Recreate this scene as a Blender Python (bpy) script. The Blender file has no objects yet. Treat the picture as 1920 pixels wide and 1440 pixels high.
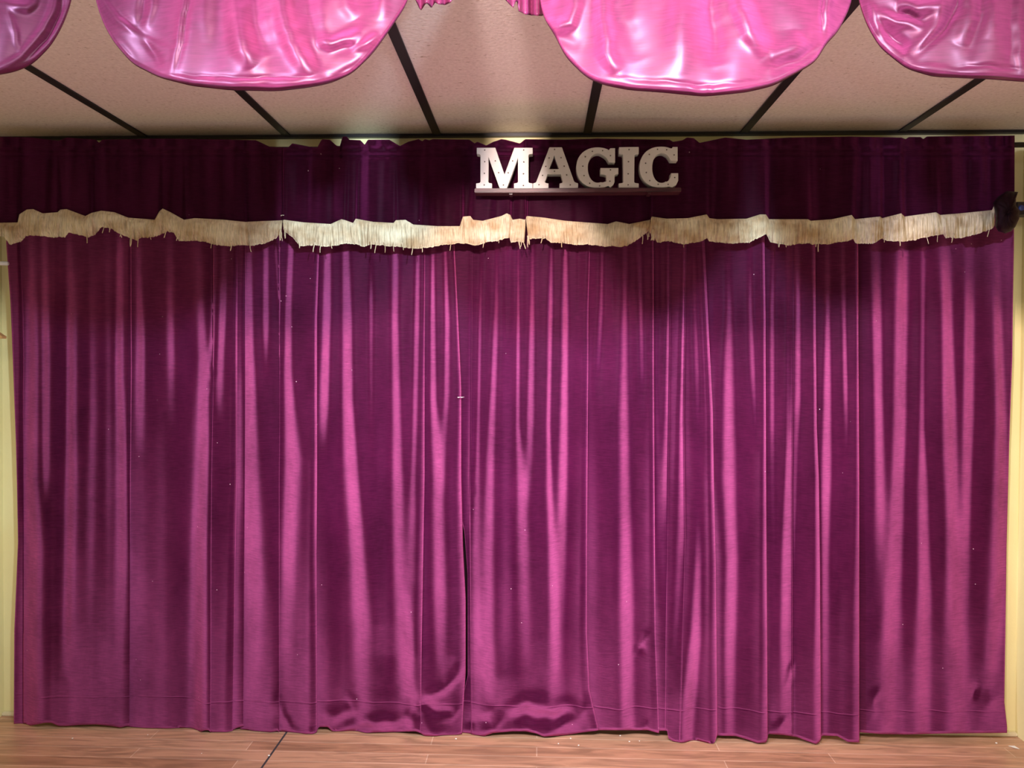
import bpy, bmesh, math, random
import numpy as np
from mathutils import Matrix, Vector

sc = bpy.context.scene
col = sc.collection
random.seed(7)
rng = np.random.default_rng(11)

# ------------------------------------------------------------------ camera
F_PX, CX, CY = 1420.0, 960.0, 720.0
CAM_H = 1.43
YAW, PITCH, ROLL = math.radians(2.0), math.radians(-0.81), math.radians(0.24)
cd = bpy.data.cameras.new('camera')
cam = bpy.data.objects.new('camera', cd)
col.objects.link(cam)
cd.sensor_fit = 'HORIZONTAL'; cd.sensor_width = 36.0
cd.lens = 36.0 * F_PX / 1920.0
cd.clip_start = 0.02
RM = Matrix.Rotation(YAW, 3, 'Z') @ Matrix.Rotation(math.pi / 2 + PITCH, 3, 'X') @ Matrix.Rotation(ROLL, 3, 'Z')
cam.matrix_world = Matrix.Translation((0, 0, CAM_H)) @ RM.to_4x4()
sc.camera = cam

# ------------------------------------------------------------------ world, lamps, exposure
w = bpy.data.worlds.new('world'); sc.world = w
w.use_nodes = True
w.node_tree.nodes['Background'].inputs[0].default_value = (0.90, 0.92, 1.0, 1)
w.node_tree.nodes['Background'].inputs[1].default_value = 0.20

sc.view_settings.view_transform = 'Standard'
sc.view_settings.look = 'None'
sc.view_settings.exposure = 0.0
sc.view_settings.gamma = 1.0
sc.view_settings.use_curve_mapping = False


def spot(name, loc, target, watts, color, radius=0.06, cone=78, blend=1.0):
    d = bpy.data.lights.new(name, 'SPOT')
    d.energy = watts; d.color = color; d.shadow_soft_size = radius
    d.spot_size = math.radians(cone); d.spot_blend = blend
    o = bpy.data.objects.new(name, d); col.objects.link(o)
    o.location = loc
    o.rotation_euler = (Vector(target) - Vector(loc)).to_track_quat('-Z', 'Y').to_euler()
    return o


spot('spot_lamp_cool', (0.42, 0.15, 2.27), (-0.20, 3.0, 1.62), 530, (0.74, 0.90, 1.0))
spot('spot_lamp_warm', (-0.16, 0.15, 2.27), (0.25, 3.0, 1.62), 570, (1.0, 0.78, 0.72))
spot('spot_lamp_blue', (-1.55, 0.25, 2.27), (1.2, 3.0, 1.5), 320, (0.74, 0.77, 1.0))

for lx in (-0.5, 1.1):  # added unseen fill panels; their floor bounce brightens the ceiling
    d = bpy.data.lights.new('bounce_fill_panel', 'AREA'); d.shape = 'RECTANGLE'; d.size = 0.6; d.size_y = 0.6
    d.energy = 29; d.color = (1.0, 0.97, 0.93)
    o = bpy.data.objects.new('bounce_fill_panel', d); col.objects.link(o); o.location = (lx, 0.5, 2.37)

# ------------------------------------------------------------------ helpers
RN = np.array(RM)


def unproject(px, py, Y):
    px = np.asarray(px, float); py = np.asarray(py, float)
    d = np.stack([(px - CX) / F_PX, -(py - CY) / F_PX, -np.ones_like(px)], -1) @ RN.T
    t = np.asarray(Y, float) / d[..., 1]
    P = d * t[..., None]
    P[..., 2] += CAM_H
    return P


def unproject_z(px, py, z):
    d = RN @ np.array([(px - CX) / F_PX, -(py - CY) / F_PX, -1.0])
    t = (z - CAM_H) / d[2]
    return np.array([d[0] * t, d[1] * t, z])


def tag(o, label=None, cat=None, group=None, kind=None):
    if label: o['label'] = label
    if cat: o['category'] = cat
    if group: o['group'] = group
    if kind: o['kind'] = kind
    return o


def link(o, parent=None):
    col.objects.link(o)
    if parent is not None:
        o.parent = parent
        o.matrix_parent_inverse = Matrix.Identity(4)
    return o


def mesh_obj(name, verts, faces, mat, parent=None, origin=None, smooth=True, uv=None):
    verts = np.asarray(verts, float)
    if origin is None:
        if parent is not None:
            origin = np.array(parent.location)
        else:
            origin = np.array([(verts[:, 0].min() + verts[:, 0].max()) / 2, verts[:, 1].mean(), verts[:, 2].min()])
    loc = origin - (np.array(parent.location) if parent is not None else 0)
    me = bpy.data.meshes.new(name)
    me.from_pydata((verts - origin).tolist(), [], faces.tolist() if hasattr(faces, 'tolist') else faces)
    me.materials.append(mat)
    if smooth:
        me.polygons.foreach_set('use_smooth', [True] * len(me.polygons))
    me.update()
    o = bpy.data.objects.new(name, me)
    link(o, parent)
    o.location = loc
    return o


def grid_faces(nv, nu):
    i = np.arange(nv - 1)[:, None] * nu + np.arange(nu - 1)[None, :]
    return np.stack([i, i + 1, i + nu + 1, i + nu], -1).reshape(-1, 4)


def box(name, lo, hi, mat, parent=None, bevel=0.0, kind=None):
    bm = bmesh.new()
    bmesh.ops.create_cube(bm, size=1)
    for v in bm.verts:
        v.co = Vector([lo[i] + (v.co[i] + 0.5) * (hi[i] - lo[i]) for i in range(3)])
    if bevel:
        bmesh.ops.bevel(bm, geom=list(bm.edges), offset=bevel, segments=2, affect='EDGES')
    bmesh.ops.recalc_face_normals(bm, faces=bm.faces)
    base = Vector(((lo[0] + hi[0]) / 2, (lo[1] + hi[1]) / 2, lo[2])) if parent is None else Vector(parent.location)
    for v in bm.verts: v.co -= base
    me = bpy.data.meshes.new(name); bm.to_mesh(me); bm.free()
    me.materials.append(mat)
    o = bpy.data.objects.new(name, me); link(o, parent)
    o.location = base if parent is None else (0, 0, 0)
    if kind: o['kind'] = kind
    return o


def track(pts):
    a = np.array(pts, float)
    return a


def smoothnoise(n, k, seed):
    r = np.random.default_rng(seed)
    c = r.normal(size=max(4, int(n / k) + 4))
    x = np.arange(n) / k
    i = x.astype(int); f = x - i; f = f * f * (3 - 2 * f)
    return c[i] * (1 - f) + c[i + 1] * f


def gauss_lp(a, sig):
    r = int(3 * sig)
    k = np.exp(-0.5 * (np.arange(-r, r + 1) / sig) ** 2); k /= k.sum()
    p = np.pad(a, ((0, 0), (r, r)), mode='reflect')
    out = np.empty_like(a)
    for i in range(a.shape[0]): out[i] = np.convolve(p[i], k, 'valid')
    return out


def seg_ridges(px, py, items, warp=1.0):
    """cloth creases: each (points, width, height); height in metres towards the viewer"""
    tot = np.zeros_like(px)
    wx = 3.0 * np.sin(py / 13.0 + px / 31.0) + 1.6 * np.sin(py / 5.0 + 1.3 + px / 9.0)
    wy = 3.0 * np.sin(px / 15.0 + py / 27.0) + 1.6 * np.sin(px / 6.0 + .7)
    px = px + wx * warp; py = py + wy * warp
    for pts, wd, amp in items:
        best = np.full(px.shape, 1e9)
        tt = np.zeros_like(px)
        n = len(pts) - 1
        for k in range(n):
            (x1, y1), (x2, y2) = pts[k], pts[k + 1]
            dx, dy = x2 - x1, y2 - y1
            L = dx * dx + dy * dy + 1e-9
            t = np.clip(((px - x1) * dx + (py - y1) * dy) / L, 0, 1)
            d = np.hypot(px - (x1 + t * dx), py - (y1 + t * dy))
            m = d < best
            best = np.where(m, d, best); tt = np.where(m, (k + t) / n, tt)
        env = np.sin(np.pi * np.clip(tt, 0.03, 0.97)) ** .7
        tot += amp * env * np.exp(-(best / wd) ** 2)
    return tot


# ------------------------------------------------------------------ materials
def new_mat(name):
    m = bpy.data.materials.new(name); m.use_nodes = True
    nt = m.node_tree
    return m, nt, nt.nodes['Principled BSDF']


def plain(name, color, rough=0.6, metal=0.0, spec=0.5):
    m, nt, b = new_mat(name)
    b.inputs['Base Color'].default_value = (*color, 1)
    b.inputs['Roughness'].default_value = rough
    b.inputs['Metallic'].default_value = metal
    b.inputs['Specular IOR Level'].default_value = spec
    return m


def N(nt, t, **kw):
    n = nt.nodes.new(t)
    for k, v in kw.items(): setattr(n, k, v)
    return n


def velvet(name, base, sheen_col, sheen_w, extra_sheen, gloss_r=0.5, spec=0.2, stitch=None, bump=0.15):
    m, nt, b = new_mat(name)
    L = nt.links.new
    geo = N(nt, 'ShaderNodeNewGeometry')
    # worn nap: soft cloudy patches, longer than wide, plus faint horizontal crushed lines
    mp = N(nt, 'ShaderNodeMapping'); mp.inputs['Scale'].default_value = (7, 7, 3.2)
    L(geo.outputs['Position'], mp.inputs[0])
    n1 = N(nt, 'ShaderNodeTexNoise'); n1.inputs['Scale'].default_value = 1.0; n1.inputs['Detail'].default_value = 6; n1.inputs['Roughness'].default_value = 0.62
    L(mp.outputs[0], n1.inputs['Vector'])
    mp2 = N(nt, 'ShaderNodeMapping'); mp2.inputs['Scale'].default_value = (30, 30, 330)
    L(geo.outputs['Position'], mp2.inputs[0])
    n2 = N(nt, 'ShaderNodeTexNoise'); n2.inputs['Scale'].default_value = 1.0; n2.inputs['Detail'].default_value = 3
    L(mp2.outputs[0], n2.inputs['Vector'])
    mx = N(nt, 'ShaderNodeMix', data_type='FLOAT'); mx.inputs[0].default_value = 0.38
    L(n1.outputs[0], mx.inputs[2]); L(n2.outputs[0], mx.inputs[3])
    cr = N(nt, 'ShaderNodeMapRange'); cr.inputs[1].default_value = 0.33; cr.inputs[2].default_value = 0.67
    cr.inputs[3].default_value = 0.64; cr.inputs[4].default_value = 1.32
    L(mx.outputs[0], cr.inputs[0])
    vm = N(nt, 'ShaderNodeVectorMath', operation='SCALE'); vm.inputs[0].default_value = base
    L(cr.outputs[0], vm.inputs['Scale'])
    # lint and dust flecks
    vo = N(nt, 'ShaderNodeTexVoronoi'); vo.inputs['Scale'].default_value = 13.0
    L(geo.outputs['Position'], vo.inputs['Vector'])
    lt = N(nt, 'ShaderNodeMath', operation='LESS_THAN'); lt.inputs[1].default_value = 0.022
    L(vo.outputs['Distance'], lt.inputs[0])
    mc = N(nt, 'ShaderNodeMix', data_type='RGBA'); mc.inputs[7].default_value = (0.55, 0.35, 0.45, 1)
    L(lt.outputs[0], mc.inputs[0]); L(vm.outputs[0], mc.inputs[6])
    L(mc.outputs[2], b.inputs['Base Color'])
    b.inputs['Roughness'].default_value = gloss_r
    b.inputs['Specular IOR Level'].default_value = spec
    b.inputs['Specular Tint'].default_value = (1.0, 0.55, 0.8, 1)
    b.inputs['Sheen Weight'].default_value = sheen_w
    b.inputs['Sheen Roughness'].default_value = 0.38
    b.inputs['Sheen Tint'].default_value = (*sheen_col, 1)
    bp = N(nt, 'ShaderNodeBump'); bp.inputs['Strength'].default_value = bump; bp.inputs['Distance'].default_value = 0.004
    hsum = mx.outputs[0]
    if stitch is not None:
        sx = N(nt, 'ShaderNodeSeparateXYZ'); L(geo.outputs['Position'], sx.inputs[0])
        n3 = N(nt, 'ShaderNodeTexNoise'); n3.inputs['Scale'].default_value = 2.5
        L(geo.outputs['Position'], n3.inputs['Vector'])
        a1 = N(nt, 'ShaderNodeMath', operation='MULTIPLY_ADD'); a1.inputs[1].default_value = 0.035; a1.inputs[2].default_value = -0.0175 - stitch
        L(n3.outputs[0], a1.inputs[0])
        a2 = N(nt, 'ShaderNodeMath', operation='ADD'); L(sx.outputs[2], a2.inputs[0]); L(a1.outputs[0], a2.inputs[1])
        a3 = N(nt, 'ShaderNodeMath', operation='ABSOLUTE'); L(a2.outputs[0], a3.inputs[0])
        mr = N(nt, 'ShaderNodeMapRange'); mr.inputs[1].default_value = 0.0; mr.inputs[2].default_value = 0.004
        mr.inputs[3].default_value = -1.6; mr.inputs[4].default_value = 0
        L(a3.outputs[0], mr.inputs[0])
        ad = N(nt, 'ShaderNodeMath', operation='ADD'); L(mr.outputs[0], ad.inputs[0]); L(mx.outputs[0], ad.inputs[1])
        hsum = ad.outputs[0]
    L(hsum, bp.inputs['Height'])
    L(bp.outputs[0], b.inputs['Normal'])
    out = nt.nodes['Material Output']
    if extra_sheen:
        sh = N(nt, 'ShaderNodeBsdfSheen', distribution='ASHIKHMIN')
        vs_ = N(nt, 'ShaderNodeVectorMath', operation='SCALE'); vs_.inputs[0].default_value = extra_sheen; L(cr.outputs[0], vs_.inputs['Scale']); L(vs_.outputs[0], sh.inputs['Color']); sh.inputs['Roughness'].default_value = 0.8
        L(bp.outputs[0], sh.inputs['Normal'])
        ads = N(nt, 'ShaderNodeAddShader')
        L(b.outputs[0], ads.inputs[0]); L(sh.outputs[0], ads.inputs[1])
        L(ads.outputs[0], out.inputs['Surface'])
    return m


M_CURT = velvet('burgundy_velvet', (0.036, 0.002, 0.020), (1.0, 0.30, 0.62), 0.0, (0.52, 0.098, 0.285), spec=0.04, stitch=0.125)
M_VAL = velvet('shaded_burgundy_velvet', (0.018, 0.0015, 0.009), (1.0, 0.30, 0.62), 0.0, (0.10, 0.012, 0.055), spec=0.04)  # velvet darkened in colour to imitate the swags' shade on the valance
M_SWAG = velvet('rose_satin_velvet', (0.046, 0.004, 0.018), (1.0, 0.40, 0.75), 0.0, (0.105, 0.018, 0.054), gloss_r=0.43, spec=0.42, bump=0.05)


def mat_fringe():
    m, nt, b = new_mat('cream_fringe')
    L = nt.links.new
    geo = N(nt, 'ShaderNodeNewGeometry')
    mp = N(nt, 'ShaderNodeMapping'); mp.inputs['Scale'].default_value = (9, 9, 14)
    L(geo.outputs['Position'], mp.inputs[0])
    n1 = N(nt, 'ShaderNodeTexNoise'); n1.inputs['Scale'].default_value = 1; n1.inputs['Detail'].default_value = 5
    L(mp.outputs[0], n1.inputs['Vector'])
    r = N(nt, 'ShaderNodeValToRGB')
    r.color_ramp.elements[0].position = 0.30; r.color_ramp.elements[0].color = (0.40, 0.28, 0.16, 1)
    r.color_ramp.elements[1].position = 0.60; r.color_ramp.elements[1].color = (0.66, 0.60, 0.45, 1)
    L(n1.outputs[0], r.inputs[0])
    mp2 = N(nt, 'ShaderNodeMapping'); mp2.inputs['Scale'].default_value = (260, 60, 34)
    L(geo.outputs['Position'], mp2.inputs[0])
    n2 = N(nt, 'ShaderNodeTexNoise'); n2.inputs['Scale'].default_value = 1; n2.inputs['Detail'].default_value = 3
    L(mp2.outputs[0], n2.inputs['Vector'])
    mr = N(nt, 'ShaderNodeMapRange'); mr.inputs[1].default_value = 0.3; mr.inputs[2].default_value = 0.6
    mr.inputs[3].default_value = 0.72; mr.inputs[4].default_value = 1.06
    L(n2.outputs[0], mr.inputs[0])
    vm = N(nt, 'ShaderNodeVectorMath', operation='SCALE'); L(r.outputs[0], vm.inputs[0]); L(mr.outputs[0], vm.inputs['Scale'])
    L(vm.outputs[0], b.inputs['Base Color'])
    b.inputs['Roughness'].default_value = 0.8
    b.inputs['Specular IOR Level'].default_value = 0.2
    return m


def mat_wall():
    m, nt, b = new_mat('yellow_paint')
    L = nt.links.new
    geo = N(nt, 'ShaderNodeNewGeometry')
    n1 = N(nt, 'ShaderNodeTexNoise'); n1.inputs['Scale'].default_value = 3; n1.inputs['Detail'].default_value = 4
    L(geo.outputs['Position'], n1.inputs['Vector'])
    r = N(nt, 'ShaderNodeValToRGB')
    r.color_ramp.elements[0].position = 0.3; r.color_ramp.elements[0].color = (0.93, 0.83, 0.44, 1)
    r.color_ramp.elements[1].position = 0.7; r.color_ramp.elements[1].color = (0.96, 0.89, 0.50, 1)
    L(n1.outputs[0], r.inputs[0]); L(r.outputs[0], b.inputs['Base Color'])
    n2 = N(nt, 'ShaderNodeTexNoise'); n2.inputs['Scale'].default_value = 160
    L(geo.outputs['Position'], n2.inputs['Vector'])
    bp = N(nt, 'ShaderNodeBump'); bp.inputs['Strength'].default_value = 0.15; bp.inputs['Distance'].default_value = 0.002
    L(n2.outputs[0], bp.inputs['Height']); L(bp.outputs[0], b.inputs['Normal'])
    b.inputs['Roughness'].default_value = 0.6
    return m


def mat_ceiling():
    m, nt, b = new_mat('fissured_ceiling_tile')
    L = nt.links.new
    geo = N(nt, 'ShaderNodeNewGeometry')
    mp = N(nt, 'ShaderNodeMapping'); mp.inputs['Scale'].default_value = (60, 170, 1)
    L(geo.outputs['Position'], mp.inputs[0])
    n1 = N(nt, 'ShaderNodeTexNoise'); n1.inputs['Scale'].default_value = 1; n1.inputs['Detail'].default_value = 2
    L(mp.outputs[0], n1.inputs['Vector'])
    fis = N(nt, 'ShaderNodeMapRange'); fis.inputs[1].default_value = 0.66; fis.inputs[2].default_value = 0.74
    L(n1.outputs[0], fis.inputs[0])
    n2 = N(nt, 'ShaderNodeTexNoise'); n2.inputs['Scale'].default_value = 90; n2.inputs['Detail'].default_value = 4
    L(geo.outputs['Position'], n2.inputs['Vector'])
    r = N(nt, 'ShaderNodeValToRGB')
    r.color_ramp.elements[0].position = 0.3; r.color_ramp.elements[0].color = (0.72, 0.63, 0.61, 1)
    r.color_ramp.elements[1].position = 0.7; r.color_ramp.elements[1].color = (0.87, 0.78, 0.76, 1)
    L(n2.outputs[0], r.inputs[0])
    mx = N(nt, 'ShaderNodeMix', data_type='RGBA'); mx.inputs[7].default_value = (0.30, 0.20, 0.14, 1)
    ml = N(nt, 'ShaderNodeMath', operation='MULTIPLY'); ml.inputs[1].default_value = 0.75
    L(fis.outputs[0], ml.inputs[0]); L(ml.outputs[0], mx.inputs[0]); L(r.outputs[0], mx.inputs[6])
    L(mx.outputs[2], b.inputs['Base Color'])
    bp = N(nt, 'ShaderNodeBump'); bp.inputs['Strength'].default_value = 0.3; bp.inputs['Distance'].default_value = 0.002
    L(n2.outputs[0], bp.inputs['Height']); L(bp.outputs[0], b.inputs['Normal'])
    b.inputs['Roughness'].default_value = 0.42
    return m


def mat_floor():
    m, nt, b = new_mat('oak_planks')
    L = nt.links.new
    geo = N(nt, 'ShaderNodeNewGeometry')
    br = N(nt, 'ShaderNodeTexBrick')
    br.offset = 0.37; br.inputs['Scale'].default_value = 1.0
    br.inputs['Brick Width'].default_value = 1.1; br.inputs['Row Height'].default_value = 0.072
    br.inputs['Mortar Size'].default_value = 0.0019; br.inputs['Mortar Smooth'].default_value = 0.1
    br.inputs['Color1'].default_value = (0.47, 0.245, 0.15, 1)
    br.inputs['Color2'].default_value = (0.58, 0.33, 0.215, 1)
    br.inputs['Mortar'].default_value = (0.70, 0.47, 0.34, 1)
    L(geo.outputs['Position'], br.inputs['Vector'])
    mp = N(nt, 'ShaderNodeMapping'); mp.inputs['Scale'].default_value = (2.0, 15, 1)
    L(geo.outputs['Position'], mp.inputs[0])
    n1 = N(nt, 'ShaderNodeTexNoise'); n1.inputs['Scale'].default_value = 1.6; n1.inputs['Detail'].default_value = 8
    n1.inputs['Distortion'].default_value = 1.6
    L(mp.outputs[0], n1.inputs['Vector'])
    mr = N(nt, 'ShaderNodeMapRange'); mr.inputs[1].default_value = 0.35; mr.inputs[2].default_value = 0.6
    mr.inputs[3].default_value = 0.70; mr.inputs[4].default_value = 1.12
    L(n1.outputs[0], mr.inputs[0])
    vm = N(nt, 'ShaderNodeVectorMath', operation='SCALE'); L(br.outputs[0], vm.inputs[0]); L(mr.outputs[0], vm.inputs['Scale'])
    L(vm.outputs[0], b.inputs['Base Color'])
    b.inputs['Roughness'].default_value = 0.34
    bp = N(nt, 'ShaderNodeBump'); bp.inputs['Strength'].default_value = 0.15; bp.inputs['Distance'].default_value = 0.001
    L(n1.outputs[0], bp.inputs['Height']); L(bp.outputs[0], b.inputs['Normal'])
    return m


def mat_maroon_wood():
    m, nt, b = new_mat('maroon_painted_wood')
    L = nt.links.new
    geo = N(nt, 'ShaderNodeNewGeometry')
    mp = N(nt, 'ShaderNodeMapping'); mp.inputs['Scale'].default_value = (8, 150, 150)
    L(geo.outputs['Position'], mp.inputs[0])
    n1 = N(nt, 'ShaderNodeTexNoise'); n1.inputs['Scale'].default_value = 1; n1.inputs['Detail'].default_value = 5
    L(mp.outputs[0], n1.inputs['Vector'])
    r = N(nt, 'ShaderNodeValToRGB')
    r.color_ramp.elements[0].position = 0.35; r.color_ramp.elements[0].color = (0.02, 0.003, 0.006, 1)
    r.color_ramp.elements[1].position = 0.7; r.color_ramp.elements[1].color = (0.09, 0.02, 0.028, 1)
    L(n1.outputs[0], r.inputs[0]); L(r.outputs[0], b.inputs['Base Color'])
    b.inputs['Roughness'].default_value = 0.45
    return m


M_FRINGE, M_WALL, M_CEIL, M_FLOOR, M_WOOD = mat_fringe(), mat_wall(), mat_ceiling(), mat_floor(), mat_maroon_wood()
M_BLACK = plain('black_metal', (0.012, 0.010, 0.012), 0.45)
M_LETTER = plain('white_letter_paint', (0.52, 0.50, 0.49), 0.5)
M_BULB = plain('dark_bulb_socket', (0.10, 0.08, 0.07), 0.3)
M_BASE = plain('cream_trim_paint', (0.80, 0.72, 0.50), 0.5)
M_CREAM = plain('pale_yellow_paint', (0.84, 0.80, 0.60), 0.5)
M_SEAM = plain('dark_joint', (0.05, 0.05, 0.06), 0.6)
M_WHITE = plain('white_plastic', (0.75, 0.80, 0.86), 0.35)
M_STEEL = plain('pin_steel', (0.85, 0.82, 0.80), 0.25, 0.6)
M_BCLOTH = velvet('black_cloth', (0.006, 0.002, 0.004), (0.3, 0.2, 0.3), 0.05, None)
M_PAPER = plain('white_paper', (0.85, 0.84, 0.80), 0.7)
M_BLUE = plain('blue_glass', (0.03, 0.06, 0.25), 0.08)
M_TAN = plain('tan_wood', (0.55, 0.34, 0.14), 0.5)

# ------------------------------------------------------------------ room shell
YW, ZC = 3.06, 2.39
XL = float(unproject(6, 1000, YW)[0]); XR = float(unproject(1909, 1000, YW)[0])
Y0 = -1.2
M_BOUNCE_FLOOR = plain('grey_bounce_floor', (0.70, 0.66, 0.65), 0.9)  # invented floor out of view, added for neutral bounce onto the ceiling
box('floor', (XL - 0.1, Y0, -0.06), (XR + 0.1, 1.9, -0.001), M_BOUNCE_FLOOR, kind='structure')
box('floor', (XL - 0.1, 1.9, -0.06), (XR + 0.1, YW + 0.1, 0), M_FLOOR, kind='structure')
box('ceiling', (XL - 0.1, Y0, ZC), (XR + 0.1, YW + 0.1, ZC + 0.06), M_CEIL, kind='structure')
box('wall_back', (XL - 0.1, YW, 0), (XR + 0.1, YW + 0.1, ZC), M_WALL, kind='structure')
box('wall_left', (XL - 0.1, Y0, 0), (XL, YW, ZC), M_WALL, kind='structure')
box('wall_right', (XR, Y0, 0), (XR + 0.1, YW, ZC), M_WALL, kind='structure')
box('baseboard_back', (XL, YW - 0.018, 0), (XR, YW, 0.016), M_BASE, bevel=0.004, kind='structure')
# black ceiling grid: runners towards the wall, plus the angle along the wall
gx = [float(unproject_z(px, 250, ZC)[0]) for px in (262, 535, 819, 1101, 1392, 1683)]
k = 1
for x in gx:
    box('trim_%d' % k, (x - 0.016, Y0, ZC - 0.006), (x + 0.016, YW, ZC), M_BLACK, bevel=0.001, kind='structure'); k += 1
box('trim_%d' % k, (XL, YW - 0.022, ZC - 0.012), (XR, YW, ZC), M_BLACK, bevel=0.001, kind='structure'); k += 1
xs = float(unproject_z(520, 1398, 0)[0])
box('trim_%d' % k, (xs - 0.0035, 1.9, 0), (xs + 0.0035, YW - 0.02, 0.0015), M_SEAM, kind='structure'); k += 1

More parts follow.
